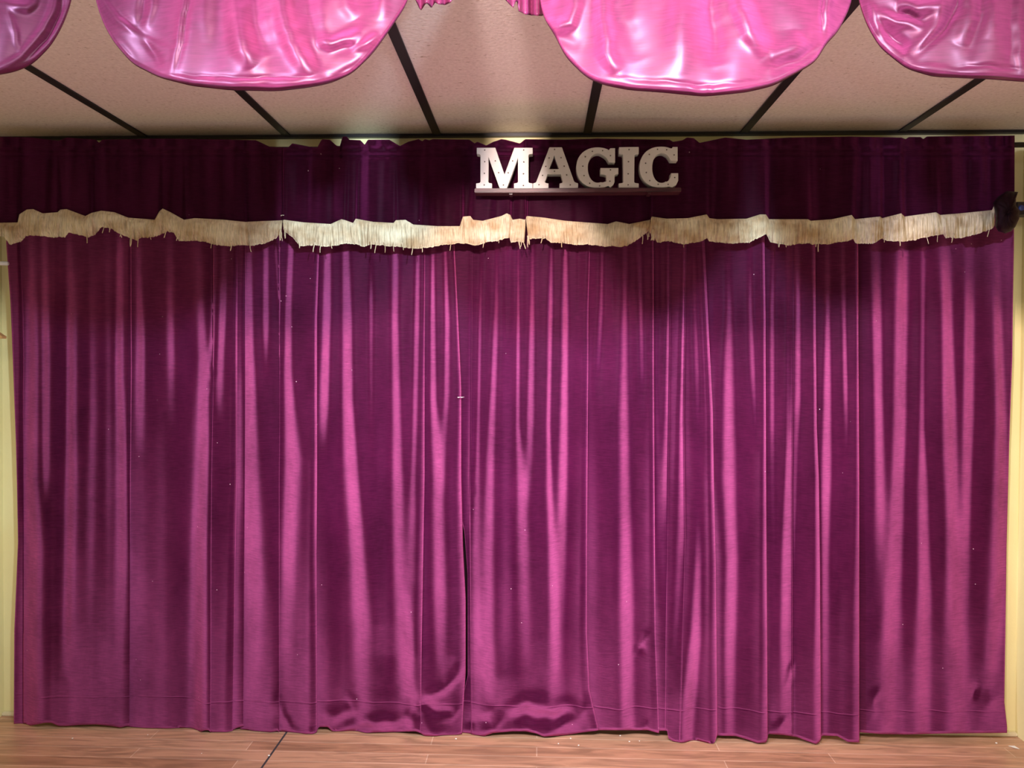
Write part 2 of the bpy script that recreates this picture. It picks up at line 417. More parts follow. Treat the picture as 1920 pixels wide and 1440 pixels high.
# ------------------------------------------------------------------ curtains
# soft folds: list of (picture height, position across, half width, steepness)
ST = [
 [(460,60,5,.7),(573,61,7,.9),(673,62,8,1),(900,58,10,1),(1030,62,15,.9),(1170,60,15,.9),(1330,60,15,.8)],
 [(460,85,5,.8),(673,88,6,1),(860,88,6,.8),(950,88,6,0)],
 [(460,131,5,.8),(573,135,7,1),(900,134,8,1),(1170,129,8,.8),(1280,127,9,0)],
 [(500,177,8,.15),(770,177,8,.35),(1000,172,9,.25),(1200,170,10,0)],
 [(500,204,8,.2),(900,206,8,.2),(1100,206,8,0)],
 [(460,226,5,.9),(700,225,6,1),(850,229,8,.8),(1030,231,10,.6),(1200,228,10,0)],
 [(500,261,4,.7),(640,265,6,.9),(730,264,7,.7),(860,263,8,0)],
 [(540,320,6,.6),(673,322,8,.5),(820,322,9,0)],
 [(460,372,6,.4),(673,382,10,.7),(850,382,12,.9),(1040,376,13,1),(1330,374,13,.9)],
 [(500,403,4,.7),(660,398,5,.7),(740,392,6,0)],
 [(460,422,5,.8),(600,418,6,.9),(710,413,7,.6),(800,412,7,0)],
 [(460,468,5,.8),(640,468,8,.9),(900,470,18,.8),(1100,478,17,.7),(1250,476,16,.4),(1350,476,14,.1)],
 [(460,500,5,.8),(600,500,6,.8),(720,500,6,0)],
 [(460,518,3,.6),(560,525,4,.6),(620,526,4,0)],
 [(460,547,5,.9),(573,542,6,.9),(700,541,8,.8),(860,549,14,.8),(1030,543,13,.7),(1200,538,12,.3),(1300,538,12,0)],
 [(460,616,6,.9),(573,615,8,1),(750,610,9,.9),(860,607,9,0)],
 [(460,650,6,.9),(600,653,10,1),(750,654,11,1),(900,662,14,1),(1030,672,16,.8),(1170,680,19,.8),(1290,680,18,.5)],
 [(480,697,4,.3),(560,697,6,.8),(740,697,7,.6),(880,697,8,.3),(960,693,8,0)],
 [(460,743,8,.9),(600,742,9,1),(900,747,14,1),(1100,749,14,.8),(1230,757,20,.8),(1310,757,18,.3)],
 [(460,785,5,.9),(600,783,7,1),(800,779,8,.9),(900,776,8,.8),(1100,772,12,.6),(1260,768,12,.3)],
 [(460,813,4,.9),(600,813,6,1),(750,814,8,1),(900,822,13,.9),(1100,826,16,.9),(1230,828,14,.6),(1300,828,12,0)],
 [(460,836,4,.9),(600,840,6,1),(740,839,8,.9),(850,833,10,.6),(940,830,10,0)],
 [(460,905,4,.7),(573,902,5,.9),(700,900,5,.9),(850,897,6,.9),(1030,892,10,.8),(1200,893,12,.8),(1320,893,12,.5)],
 [(460,933,5,.8),(573,932,7,1),(700,928,8,1),(850,921,12,1),(1030,917,15,.9),(1270,917,16,.8),(1330,917,14,.2)],
 [(460,953,3,.9),(600,953,3,.5),(660,953,3,0)],
 [(460,973,5,.9),(600,973,5,1),(800,972,6,.9),(920,978,12,.8),(1030,981,15,.7),(1200,983,16,.4),(1300,983,14,0)],
 [(460,1000,6,.9),(600,999,7,1),(780,996,9,.9),(900,993,10,.5),(960,990,10,0)],
 [(460,1035,4,.9),(573,1033,5,1),(800,1029,5,1),(920,1031,7,.9),(1030,1036,8,.9),(1180,1039,10,.7),(1320,1042,18,.5)],
 [(460,1061,6,1),(673,1060,8,1),(850,1057,10,1),(1030,1053,12,.7),(1170,1050,12,.4),(1270,1048,12,0)],
 [(460,1083,3,.6),(550,1083,3,.4),(620,1083,3,0)],
 [(460,1130,5,1),(573,1128,6,.9),(680,1122,7,.7),(760,1118,8,0)],
 [(460,1153,3,.9),(560,1154,4,.5),(640,1154,4,0)],
 [(460,1173,6,1),(600,1172,9,1),(780,1171,12,1),(1000,1174,15,1),(1170,1176,14,1),(1360,1178,14,.9)],
 [(460,1198,5,1),(573,1202,6,1),(700,1205,7,.7),(800,1203,7,0)],
 [(460,1233,5,.7),(573,1233,7,.9),(700,1231,7,.9),(900,1236,10,.9),(1050,1240,11,.7),(1170,1241,10,.3),(1300,1243,9,.1)],
 [(460,1252,3,.7),(573,1253,4,.9),(700,1250,5,1),(900,1247,6,.7),(1000,1247,6,0)],
 [(460,1283,3,.6),(600,1281,4,.9),(780,1277,5,1),(1000,1275,8,.9),(1150,1269,8,.6),(1290,1263,8,0)],
 [(460,1302,4,.4),(573,1303,6,.9),(700,1308,8,.9),(780,1310,9,.6),(900,1312,10,.2),(1050,1310,10,.8),(1200,1305,11,.9),(1300,1295,11,.9),(1370,1290,10,.8)],
 [(460,1335,4,.4),(600,1334,4,.3),(680,1334,4,0)],
 [(460,1365,6,.4),(573,1368,8,.8),(700,1366,13,1),(900,1366,17,1),(1050,1372,13,.9),(1200,1369,12,.8),(1370,1368,11,.5)],
 [(460,1408,4,.4),(573,1408,6,.8),(700,1413,7,.9),(800,1418,6,.6),(850,1420,6,0)],
 [(460,1451,4,.5),(573,1448,6,.9),(780,1448,7,.9),(900,1448,8,.5),(1050,1450,8,.2)],
 [(600,1478,4,.5),(850,1477,5,.8),(1050,1473,8,.8),(1200,1471,9,.7),(1350,1473,9,.4)],
 [(460,1495,5,.5),(573,1497,6,.9),(750,1496,8,.9),(850,1492,7,.6),(1000,1490,3,.5),(1100,1490,3,.2)],
 [(460,1553,4,.4),(573,1553,5,.9),(720,1552,8,1),(900,1550,10,.9),(1050,1548,9,.6),(1250,1547,9,.3)],
 [(460,1581,3,.4),(573,1583,4,.8),(720,1586,5,.8),(800,1588,5,.4),(880,1588,5,0)],
 [(460,1642,7,.6),(600,1645,9,.9),(760,1648,9,.8),(860,1650,10,.7),(950,1652,11,.6),(1080,1655,12,.2),(1150,1656,12,0)],
 [(460,1693,9,.8),(600,1691,11,1),(800,1688,12,.8),(900,1684,11,.7),(1000,1680,12,.7),(1100,1675,14,.7),(1200,1670,16,.6),(1320,1668,14,.3)],
 [(460,1732,5,.3),(573,1731,5,.5),(800,1729,6,.6),(920,1731,10,.7),(1100,1734,13,.8),(1280,1731,13,.5)],
 [(460,1772,8,.4),(573,1776,9,.8),(740,1780,11,1),(850,1783,12,.9),(920,1786,12,.8),(1080,1792,15,.8),(1280,1798,18,.4)],
 [(500,1818,6,.3),(600,1818,8,.8),(780,1816,9,.8),(860,1814,9,.7),(1000,1811,9,.5),(1150,1812,9,0)],
 [(460,1868,5,.2),(600,1871,6,.7),(780,1877,8,.8),(900,1877,11,.8),(1080,1875,13,.7),(1240,1863,12,.4),(1300,1860,12,0)],
]
# sharp overlapping fold edges: (track, depth of the overlap in metres)
ED = {
 'a': ([(460,37),(573,42),(673,44),(775,43),(1000,44),(1390,44)], [.022,.022,.018,.006,.0,.0]),
 'b': ([(460,246),(700,247),(900,245),(1390,243)], None),
 'c': ([(460,400),(700,400),(900,396),(1050,395),(1390,394)], [.0,.0,.012,.022,.022,.022]),
 'd': ([(460,444),(900,443),(1050,440),(1390,435)], [.030,.034,.036,.036,.036,.034]),
 'e': ([(460,461),(900,459),(1390,457)], None),
 'f': ([(460,524),(800,524),(900,523),(1390,523)], [.0,.0,.012,.016,.018,.018]),
 'g': ([(460,597),(600,593),(900,593),(1050,592),(1390,593)], [.040,.042,.042,.042,.040,.040]),
 'h': ([(460,796),(700,795),(900,795),(1200,790),(1390,788)], [.012,.014,.018,.018,.016,.010]),
 'i': ([(460,852),(573,858),(730,865),(900,865),(1030,868),(1130,873),(1270,873),(1310,870),(1390,866)], None),
 'j': ([(460,885),(573,885),(900,882),(1390,884)], [.010,.014,.014,.012,.008,.004]),
 'k': ([(460,1105),(573,1102),(740,1101),(1050,1099),(1200,1099),(1310,1104),(1390,1122)], [.022,.024,.026,.030,.032,.034]),
 'l': ([(460,1225),(900,1227),(1200,1229),(1390,1236)], None),
 'm': ([(460,1256),(700,1255),(900,1252),(1390,1248)], [.022,.024,.022,.016,.012,.012]),
 'n': ([(460,1286),(573,1284),(780,1281),(1000,1284),(1150,1280),(1390,1274)], [.028,.030,.030,.022,.010,.0]),
 'o': ([(460,1320),(573,1325),(673,1330),(773,1335),(900,1337),(1070,1341),(1390,1344)], [.044,.048,.050,.052,.052,.052]),
 'p': ([(460,1432),(600,1434),(900,1435),(1390,1438)], [.036,.040,.042,.044,.044,.044]),
 'q': ([(460,1487),(700,1487),(900,1484),(1390,1485)], [.004,.012,.022,.024,.022,.018]),
 'r': ([(460,1527),(600,1528),(800,1530),(900,1534),(1060,1536),(1390,1538)], [.036,.038,.040,.042,.042,.042]),
 's': ([(460,1609),(700,1610),(900,1611),(1390,1611)], None),
}
HKEYS = [460, 650, 850, 1050, 1200, 1390]
PANELS = [  # left track, inner edges, right track
 ([(460,12),(573,20),(700,25),(840,30),(920,32),(1030,34),(1200,27),(1390,26)], ['a'], ED['b'][0],
  [(26,1363),(32,1369),(45,1366),(60,1360),(85,1355),(96,1355),(110,1361),(125,1361),(150,1359),(180,1358),(210,1361),(225,1364),(246,1359)],
  'leftmost burgundy velvet curtain panel, hanging against the yellow left edge of wall', 0.018),
 ([(460,234),(1390,230)], ['c', 'd'], ED['e'][0],
  [(228,1362),(248,1366),(255,1369),(290,1368),(320,1367),(338,1371),(357,1379),(385,1369),(392,1369),(398,1378),(415,1384),(432,1381),(440,1366),(457,1361)],
  'second burgundy velvet curtain panel from left, with flat middle and a rounded fold', 0.018),
 ([(460,449),(900,447),(1390,450)], ['f', 'g', 'h'], ED['i'][0],
  [(450,1377),(458,1377),(500,1374),(521,1370),(524,1381),(550,1390),(575,1388),(590,1380),(598,1363),(615,1363),(622,1370),(632,1379),(700,1373),(780,1371),(788,1374),(797,1380),(830,1383),(855,1381),(870,1374)],
  'wide burgundy velvet curtain panel left of the centre slit, pinned at its right edge', 0.022),
 ([(460,838),(573,844),(730,851),(900,856),(960,862),(1000,871),(1080,877),(1270,877),(1315,866),(1390,858)], ['j', 'k'], ED['l'][0],
  [(855,1380),(862,1383),(900,1383),(925,1374),(960,1371),(985,1371),(1005,1375),(1020,1381),(1060,1378),(1100,1372),(1118,1370),(1122,1369),(1190,1369),(1215,1369),(1237,1375)],
  'burgundy velvet curtain panel right of the centre slit, crumpled at its hem', 0.018),
 ([(460,1214),(1390,1222)], ['m', 'n', 'o', 'p', 'q', 'r'], ED['s'][0],
  [(1220,1370),(1251,1370),(1253,1384),(1265,1392),(1300,1392),(1325,1400),(1338,1399),(1344,1379),(1380,1380),(1400,1386),(1420,1393),(1437,1392),(1441,1376),(1470,1378),(1495,1382),(1510,1388),(1530,1395),(1537,1391),(1541,1379),(1570,1380),(1590,1391),(1611,1392)],
  'burgundy velvet curtain panel of deep overlapping folds, below and right of the letter C', 0.022),
 ([(460,1598),(1390,1600)], [], [(460,1901),(573,1899),(673,1898),(840,1892),(920,1890),(1030,1887),(1200,1885),(1327,1883),(1373,1888),(1390,1888)],
  [(1600,1372),(1612,1373),(1650,1376),(1700,1377),(1780,1375),(1888,1374)],
  'rightmost burgundy velvet curtain panel with short flat hem showing yellow wall beneath', 0.0),
]
GX = np.arange(-20, 1941, 2.0)
GY = np.arange(300, 1411, 6.0)
slope = np.zeros((len(GY), len(GX)))
for s in ST:
    a = np.array(s)
    c = np.interp(GY, a[:, 0], a[:, 1])[:, None]
    wd = np.interp(GY, a[:, 0], a[:, 2])[:, None]
    am = np.interp(GY, a[:, 0], a[:, 3])[:, None]
    sgn = np.where(c > 1010, 1.0, -1.0)
    slope += -sgn * 1.3 * am * np.exp(-np.abs((GX[None] - c) / (wd * 1.1)) ** 2.2)
slope += 0.05 * smoothnoise(len(GX), 9, 3)[None] + 0.04 * smoothnoise(len(GX), 4, 4)[None] * np.linspace(1, .3, len(GY))[:, None]
slope -= gauss_lp(slope, 26)
FG = np.cumsum(slope, 1) * 2 * 0.00208
FG -= gauss_lp(FG, 60)


def sampF(px, py):
    xi = np.clip((px + 20) / 2, 0, len(GX) - 1.001); yi = np.clip((py - 300) / 6, 0, len(GY) - 1.001)
    x0 = xi.astype(int); y0 = yi.astype(int); fx = xi - x0; fy = yi - y0
    return ((FG[y0, x0] * (1 - fx) + FG[y0, x0 + 1] * fx) * (1 - fy) + (FG[y0 + 1, x0] * (1 - fx) + FG[y0 + 1, x0 + 1] * fx) * fy)


CREASES = [
 ([(632, 1372), (660, 1360), (720, 1352), (775, 1340)], 7, .014),
 ([(640, 1376), (700, 1368), (780, 1362)], 6, -.010),
 ([(600, 1350), (625, 1340), (660, 1325), (662, 1290)], 7, .012),
 ([(770, 1290), (775, 1330), (795, 1370)], 8, -.014),
 ([(795, 1312), (815, 1300), (835, 1292), (855, 1262), (862, 1240)], 6, .015),
 ([(785, 1320), (810, 1330), (850, 1336)], 7, -.014),
 ([(785, 1345), (800, 1368), (840, 1378)], 9, .012),
 ([(820, 1345), (845, 1340), (858, 1325)], 5, .008),
 ([(880, 1360), (900, 1352), (925, 1355)], 6, -.012),
 ([(870, 1378), (890, 1370), (925, 1362), (945, 1345)], 6, .012),
 ([(900, 1345), (915, 1332), (930, 1325)], 5, .007),
 ([(945, 1340), (975, 1322), (1010, 1318), (1050, 1322), (1085, 1330)], 10, .016),
 ([(960, 1348), (1000, 1342), (1060, 1345)], 10, -.016),
 ([(1005, 1325), (1030, 1330), (1052, 1326)], 4, .008),
 ([(1020, 1381), (1050, 1366), (1080, 1350), (1100, 1325)], 9, .014),
 ([(975, 1371), (988, 1362), (1002, 1368)], 5, .006),
 ([(1190, 1220), (1205, 1195), (1213, 1182)], 4, .007),
 ([(1186, 1205), (1205, 1214), (1215, 1225)], 4, -.006),
 ([(1450, 1375), (1470, 1355), (1488, 1340)], 5, .008),
 ([(1478, 1300), (1482, 1260), (1486, 1240)], 4, .007),
 ([(1630, 1350), (1638, 1310), (1655, 1290)], 5, .007),
 ([(1826, 1310), (1832, 1280)], 5, -.010),
 ([(1845, 1330), (1870, 1300)], 7, .007),
 ([(478, 1360), (505, 1325), (520, 1300)], 8, .009),
 ([(520, 1320), (540, 1350), (555, 1380)], 5, .007),
 ([(560, 1384), (590, 1372)], 4, .006),
 ([(1200, 1368), (1212, 1352)], 4, .006),
 ([(385, 690), (392, 700), (400, 640)], 6, .006),
 ([(378, 755), (392, 725), (398, 715)], 3, -.004),
 ([(885, 930), (888, 905)], 3, .003),
]

Y_CURT = 2.955
PUD = []
for pi, (lt, inner, rt, hem, label, hend) in enumerate(PANELS):
    hem_a = np.array(hem, float)
    nv = 178
    v = np.linspace(0, 1, nv) ** 0.97
    y_top = 325.0
    # anchors evaluated iteratively with the hem heights
    pyrow = y_top + v * (1385 - y_top)
    def tr(t, y=pyrow):
        a = np.array(t, float); return np.interp(y, a[:, 0], a[:, 1])
    def hh(key, y=pyrow):
        hs = ED[key][1]
        return np.full_like(y, .034) if hs is None else np.interp(y, HKEYS, hs)
    anchors = [tr(lt)] + [tr(ED[q][0]) for q in inner] + [tr(rt)]
    hs = [np.zeros(nv)] + [hh(q) for q in inner] + [np.full(nv, hend * 1.4)]
    if pi > 0: hs[0] = np.full(nv, .030)
    cols_x, cols_e = [], []
    nseg = len(anchors) - 1
    for j in range(nseg):
        hl, hr = hs[j], hs[j + 1]
        undl = np.clip(hl / .03, 0, 1) * (4.0 + np.clip((1010 - anchors[j]) / 1010, 0, 1) * 7) if j > 0 else np.zeros(nv)
        x0 = anchors[j] - undl; x1 = anchors[j + 1]
        n = max(8, int((x1 - x0).mean() / 2.3))
        for q in range(n):
            t = q / (n - 1)
            x = x0 + (x1 - x0) * t
            dl = (x - x0); dr = (x1 - x)
            Lr = 20.0
            e = hr * 0.5 * np.exp(-dr / Lr) - (hl * 0.5 * np.exp(-dl / 24.0))
            # rounding of the fold's lip
            Wl = np.interp(pyrow, [460, 900, 1300], [6, 10, 16])
            e = e - np.where(dr < Wl, (hr * 0.42) * (1 - dr / Wl) ** 2, 0)
            if pi == 3 and j == 0:
                pass
            cols_x.append(x); cols_e.append(e)
        if j < nseg - 1:
            hn = hs[j + 1]
            und = np.clip(hn / .03, 0, 1) * (4.0 + np.clip((1010 - anchors[j + 1]) / 1010, 0, 1) * 7)
            k1 = np.clip(hn / .03, 0, 1)
            top = hn * 0.08
            for (cx_, ce) in ((0.9, .12), (1.1, .32), (0.6, .60)):
                cols_x.append(x1 + cx_ * k1 - (und * (0.0 if ce < .5 else 0.45)))
                cols_e.append(top * (1 - ce) + (-hn * 0.5) * ce)
    PX = np.stack(cols_x, 1); E = np.stack(cols_e, 1)
    hemrow = np.interp(PX[-1], hem_a[:, 0], hem_a[:, 1])
    PY = y_top + v[:, None] * (hemrow[None] - y_top)
    FF = sampF(PX, PY) + E
    fade = np.interp(PY, [325, 450, 600, 1390], [0.5, 0.6, 0.85, 1.0])
    FF = FF * fade + seg_ridges(PX, PY, [(a, b * 1.4, c * .75) for a, b, c in CREASES])
    FF += 0.0035 * np.sin(PY / 61.0 + PX / 37.0 + pi) * np.interp(PY, [400, 1300], [0, 1])
    if pi in (0, 4, 5): FF += 0.0
    Yd = np.clip(Y_CURT - FF - np.array([0, .0, .0, .0, .012, -.028])[pi] * np.interp(PY, [400, 1300], [.3, 1]) * (np.clip((PX - 1222) / 30, 0, 1) if pi == 4 else 1), 2.80, 3.025)
    P = unproject(PX, PY, Yd)
    P[..., 2] = np.maximum(P[..., 2], 0.004 + 0.0 * P[..., 2])
    o = mesh_obj('curtain', P.reshape(-1, 3), grid_faces(nv, PX.shape[1]), M_CURT)
    tag(o, label, 'curtain', 'burgundy velvet curtain panels across the back wall')
    md = o.modifiers.new('thickness', 'SOLIDIFY'); md.thickness = 0.0022; md.offset = 0

# ------------------------------------------------------------------ back valance with fringe
FT = [(-20,418),(33,417),(36,402),(50,393),(62,392),(80,400),(108,398),(113,393),(125,392),(160,405),(172,399),(190,395),(215,398),(240,408),(290,412),(299,396),(305,391),(320,398),(345,412),(365,409),(420,412),(460,416),(480,415),(530,413),(533,412),(570,417),(620,420),(640,411),(648,413),(662,418),(667,410),(700,416),(738,418),(742,413),(760,412),(775,421),(820,424),(862,424),(868,406),(882,405),(887,412),(905,414),(940,405),(950,400),(957,403),(961,412),(975,410),(984,412),(988,405),(1020,408),(1060,414),(1100,417),(1140,420),(1155,415),(1180,420),(1219,412),(1222,406),(1250,410),(1290,409),(1325,402),(1330,409),(1345,411),(1400,410),(1425,402),(1436,402),(1442,411),(1480,411),(1515,411),(1520,414),(1560,411),(1597,403),(1603,411),(1650,406),(1654,409),(1690,400),(1696,406),(1755,398),(1763,403),(1800,400),(1860,394),(1867,378),(1888,358),(1910,350)]
FB = [(-20,440),(8,445),(20,458),(40,455),(50,445),(68,440),(100,443),(125,445),(130,435),(160,445),(175,440),(190,425),(210,428),(230,440),(255,452),(262,445),(300,443),(315,434),(328,436),(338,452),(370,453),(410,458),(470,462),(500,455),(520,446),(530,433),(533,435),(545,445),(560,460),(600,463),(640,458),(700,460),(738,461),(790,466),(830,460),(860,455),(885,461),(910,455),(940,450),(958,445),(962,455),(984,457),(988,450),(1020,448),(1030,455),(1100,461),(1168,464),(1200,450),(1219,432),(1222,435),(1235,452),(1280,457),(1310,452),(1325,445),(1330,453),(1400,454),(1437,442),(1445,455),(1480,459),(1520,456),(1525,459),(1590,452),(1598,448),(1603,457),(1640,455),(1655,448),(1690,452),(1740,445),(1765,440),(1770,447),(1820,444),(1845,434),(1860,431),(1866,424),(1910,430)]
FT = np.array(FT, float); FB = np.array(FB, float)
TOPC = np.array([(-20,256),(60,258),(110,264),(125,258),(180,262),(186,268),(192,262),(300,260),(440,262),(480,263),(505,275),(540,277),(548,269),(585,276),(595,277),(604,261),(618,262),(632,274),(638,274),(642,256),(650,256),(655,262),(676,263),(684,272),(690,262),(730,262),(750,274),(765,266),(785,261),(792,265),(797,261),(805,263),(812,261),(880,262),(890,269),(895,266),(912,273),(925,266),(940,261),(948,262),(975,269),(985,261),(1060,262),(1120,260),(1255,262),(1262,266),(1280,263),(1288,258),(1300,259),(1312,268),(1340,262),(1360,258),(1400,262),(1480,258),(1590,256),(1690,258),(1698,261),(1704,257),(1726,257),(1731,261),(1738,256),(1910,254)], float)
VEDGE = [36, 112, 172, 300, 345, 462, 533, 648, 667, 742, 868, 957, 987, 1221, 1327, 1438, 1518, 1600, 1652, 1694, 1761]
Y_VAL = 2.865
vgx = np.arange(-30, 1930, 1.5)
vs = np.zeros((40, len(vgx)))
vrow = np.linspace(0, 1, 40)
rr = random.Random(5)
x = -20.0
while x < 1910:
    x += rr.uniform(9, 22)
    dr = rr.uniform(-10, 10); am = rr.uniform(.3, .9); wd = rr.uniform(2.5, 5)
    low = rr.choice([0, 0, .3, .8])
    c = x + dr * vrow
    vs += (-1 if rr.random() < .6 else 1) * (am * (1 + (low - 1) * vrow))[:, None] * np.exp(-((vgx[None] - c[:, None]) / (wd * (1 + vrow[:, None]))) ** 2)
for e in VEDGE:
    c = e + (vrow - 1) * rr.uniform(-6, 6)
    d = vgx[None] - c[:, None]
    vs += -1.5 * (0.35 + .65 * vrow)[:, None] * np.exp(-((d - 1.0) / 3.2) ** 2)
vs -= gauss_lp(vs, 16)
VF = np.cumsum(vs, 1) * 1.5 * .00202
VF -= gauss_lp(VF, 40)


def sampV(px, vv):
    xi = np.clip((px + 30) / 1.5, 0, len(vgx) - 1.001); yi = np.clip(vv * 39, 0, 38.999)
    x0 = xi.astype(int); y0 = yi.astype(int); fx = xi - x0; fy = yi - y0
    return ((VF[y0, x0] * (1 - fx) + VF[y0, x0 + 1] * fx) * (1 - fy) + (VF[y0 + 1, x0] * (1 - fx) + VF[y0 + 1, x0 + 1] * fx) * fy)


VPIECES = [
 (-14, 530, 'shade-darkened burgundy valance at far left with wavy tangled cream fringe', 0),
 (530.15, 985.9, 'shade-darkened burgundy valance left of the letters, ruffled top and pale greenish fringe', .006),
 (986.05, 1219.8, 'short burgundy valance hanging beneath the letters AGI with warm beige fringe', 0),
 (1219.95, 1902, 'long shade-darkened burgundy valance right of the letters with stepped cream fringe', .012),
]
def tube(pts, r, n=5):
    pts = [Vector(p) for p in pts]
    V, Fc = [], []
    for i, p in enumerate(pts):
        d = (pts[min(i + 1, len(pts) - 1)] - pts[max(i - 1, 0)]).normalized()
        a = d.cross(Vector((0, 1, 0.01))).normalized(); b = d.cross(a)
        for q in range(n):
            an = 2 * math.pi * q / n
            V.append(p + r * (a * math.cos(an) + b * math.sin(an)))
    for i in range(len(pts) - 1):
        for q in range(n):
            Fc.append((i * n + q, i * n + (q + 1) % n, (i + 1) * n + (q + 1) % n, (i + 1) * n + q))
    Fc.append(tuple(range(n))[::-1]); Fc.append(tuple((len(pts) - 1) * n + q for q in range(n)))
    return V, Fc


for vi, (xa, xb, label, off) in enumerate(VPIECES):
    nu = int((xb - xa) / 1.9)
    px = np.linspace(xa, xb, nu)
    topy = np.interp(px, TOPC[:, 0], TOPC[:, 1])
    boty = np.interp(px, FT[:, 0], FT[:, 1]) + 6
    nv = 60
    v = np.linspace(0, 1, nv)
    PX = np.repeat(px[None], nv, 0)
    PY = topy[None] + v[:, None] * (boty - topy)[None]
    vv = np.repeat(v[:, None], nu, 1)
    FF = sampV(PX, vv)
    # rod pocket bulge and stitched line below it, gathered ruffle above
    FF += .010 * np.exp(-((PY - 281) / 7) ** 2) - .006 * np.exp(-((PY - 293) / 4) ** 2)
    FF += np.where(PY < 276, .006 * np.sin(PX / 7.0 + 2 * np.sin(PX / 23.0)), 0)
    shelfdent = ((PX > 880) & (PX < 1285))
    Yd = Y_VAL - FF - off
    Yd = np.where(shelfdent, np.maximum(Yd, 2.822), Yd)
    P = unproject(PX, PY, np.clip(Yd, 2.79, 2.90))
    P[..., 2] = np.minimum(P[..., 2], ZC - 0.008)
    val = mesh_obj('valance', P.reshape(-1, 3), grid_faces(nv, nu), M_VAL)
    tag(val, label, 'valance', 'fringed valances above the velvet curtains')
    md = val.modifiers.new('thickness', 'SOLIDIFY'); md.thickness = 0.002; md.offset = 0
    # fringe
    xb = min(xb, 1866)
    nu = int((xb - xa - 1) / 0.75)
    px = np.linspace(xa + .5, xb - .5, nu)
    ty = np.interp(px, FT[:, 0], FT[:, 1]); by = np.interp(px, FB[:, 0], FB[:, 1])
    r2 = np.random.default_rng(50 + vi)
    by = by + 1.3 * smoothnoise(nu, 22, 60 + vi) + .5 * smoothnoise(nu, 3, 70 + vi)
    nv = 30
    v = np.linspace(0, 1, nv)
    PX = np.repeat(px[None], nv, 0)
    sway = 2.5 * smoothnoise(nu, 45, 80 + vi)
    PX = PX + v[:, None] ** 1.5 * sway[None]
    PY = ty[None] + v[:, None] * (by - ty)[None]
    base = sampV(np.repeat(px[None], nv, 0), np.ones((nv, nu)))
    ridge = np.zeros((nv, nu))
    for k_, (per, amp) in enumerate(((4.0, .0017), (11, .003), (2.4, .0008))):
        n_ = smoothnoise(nu, per / .75 / 2, 90 + vi * 7 + k_)
        n2_ = smoothnoise(nu, per / .75 / 2, 190 + vi * 7 + k_)
        mixv = (0.5 - 0.5 * np.cos(np.pi * v))[:, None]
        ridge += amp * (n_[None] * (1 - mixv) + n2_[None] * mixv)
    ridge *= np.interp(v, [0, .12, .2, 1], [0, .05, 1, 1.1])[:, None]
    puff = (.008 + .013 * np.sin(np.pi * np.clip(v * 1.05, 0, 1)) ** .7 - .006 * v)[:, None]
    Yd = np.clip(Y_VAL - base, 2.79, 2.90) - off - puff - ridge
    P = unproject(PX, PY, Yd)
    V = P.reshape(-1, 3).tolist(); Fc = grid_faces(nv, nu).tolist()
    # loose dangling strands below the band
    for q in range(int((xb - xa) / 22)):
        cx_ = rr.uniform(xa + 4, xb - 4)
        if rr.random() < .5: cx_ = min(xb - 4, max(xa + 4, rr.choice([24, 130, 165, 200, 208, 225, 250, 545, 553, 775, 792, 798, 831, 852, 858, 880, 975, 1205, 1213, 1226, 1850, 1858]) + rr.uniform(-5, 5)))
        b0 = float(np.interp(cx_, FB[:, 0], FB[:, 1])); ln = rr.uniform(4, 15); dx = rr.uniform(-3, 3)
        yy = Y_VAL - .02 - off - rr.uniform(0, .01)
        pts = [unproject(cx_ + dx * t + 1.2 * math.sin(3 * t + q), b0 - 8 + (ln + 8) * t, yy) for t in np.linspace(0, 1, 6)]
        v2, f2 = tube(pts, rr.uniform(.0011, .002))
        n0 = len(V); V += [list(p) for p in v2]; Fc += [[i + n0 for i in f] for f in f2]
    fr = mesh_obj('fringe', np.array(V), Fc, M_FRINGE, parent=val)
    fr['label'] = 'cream tasselled fringe'

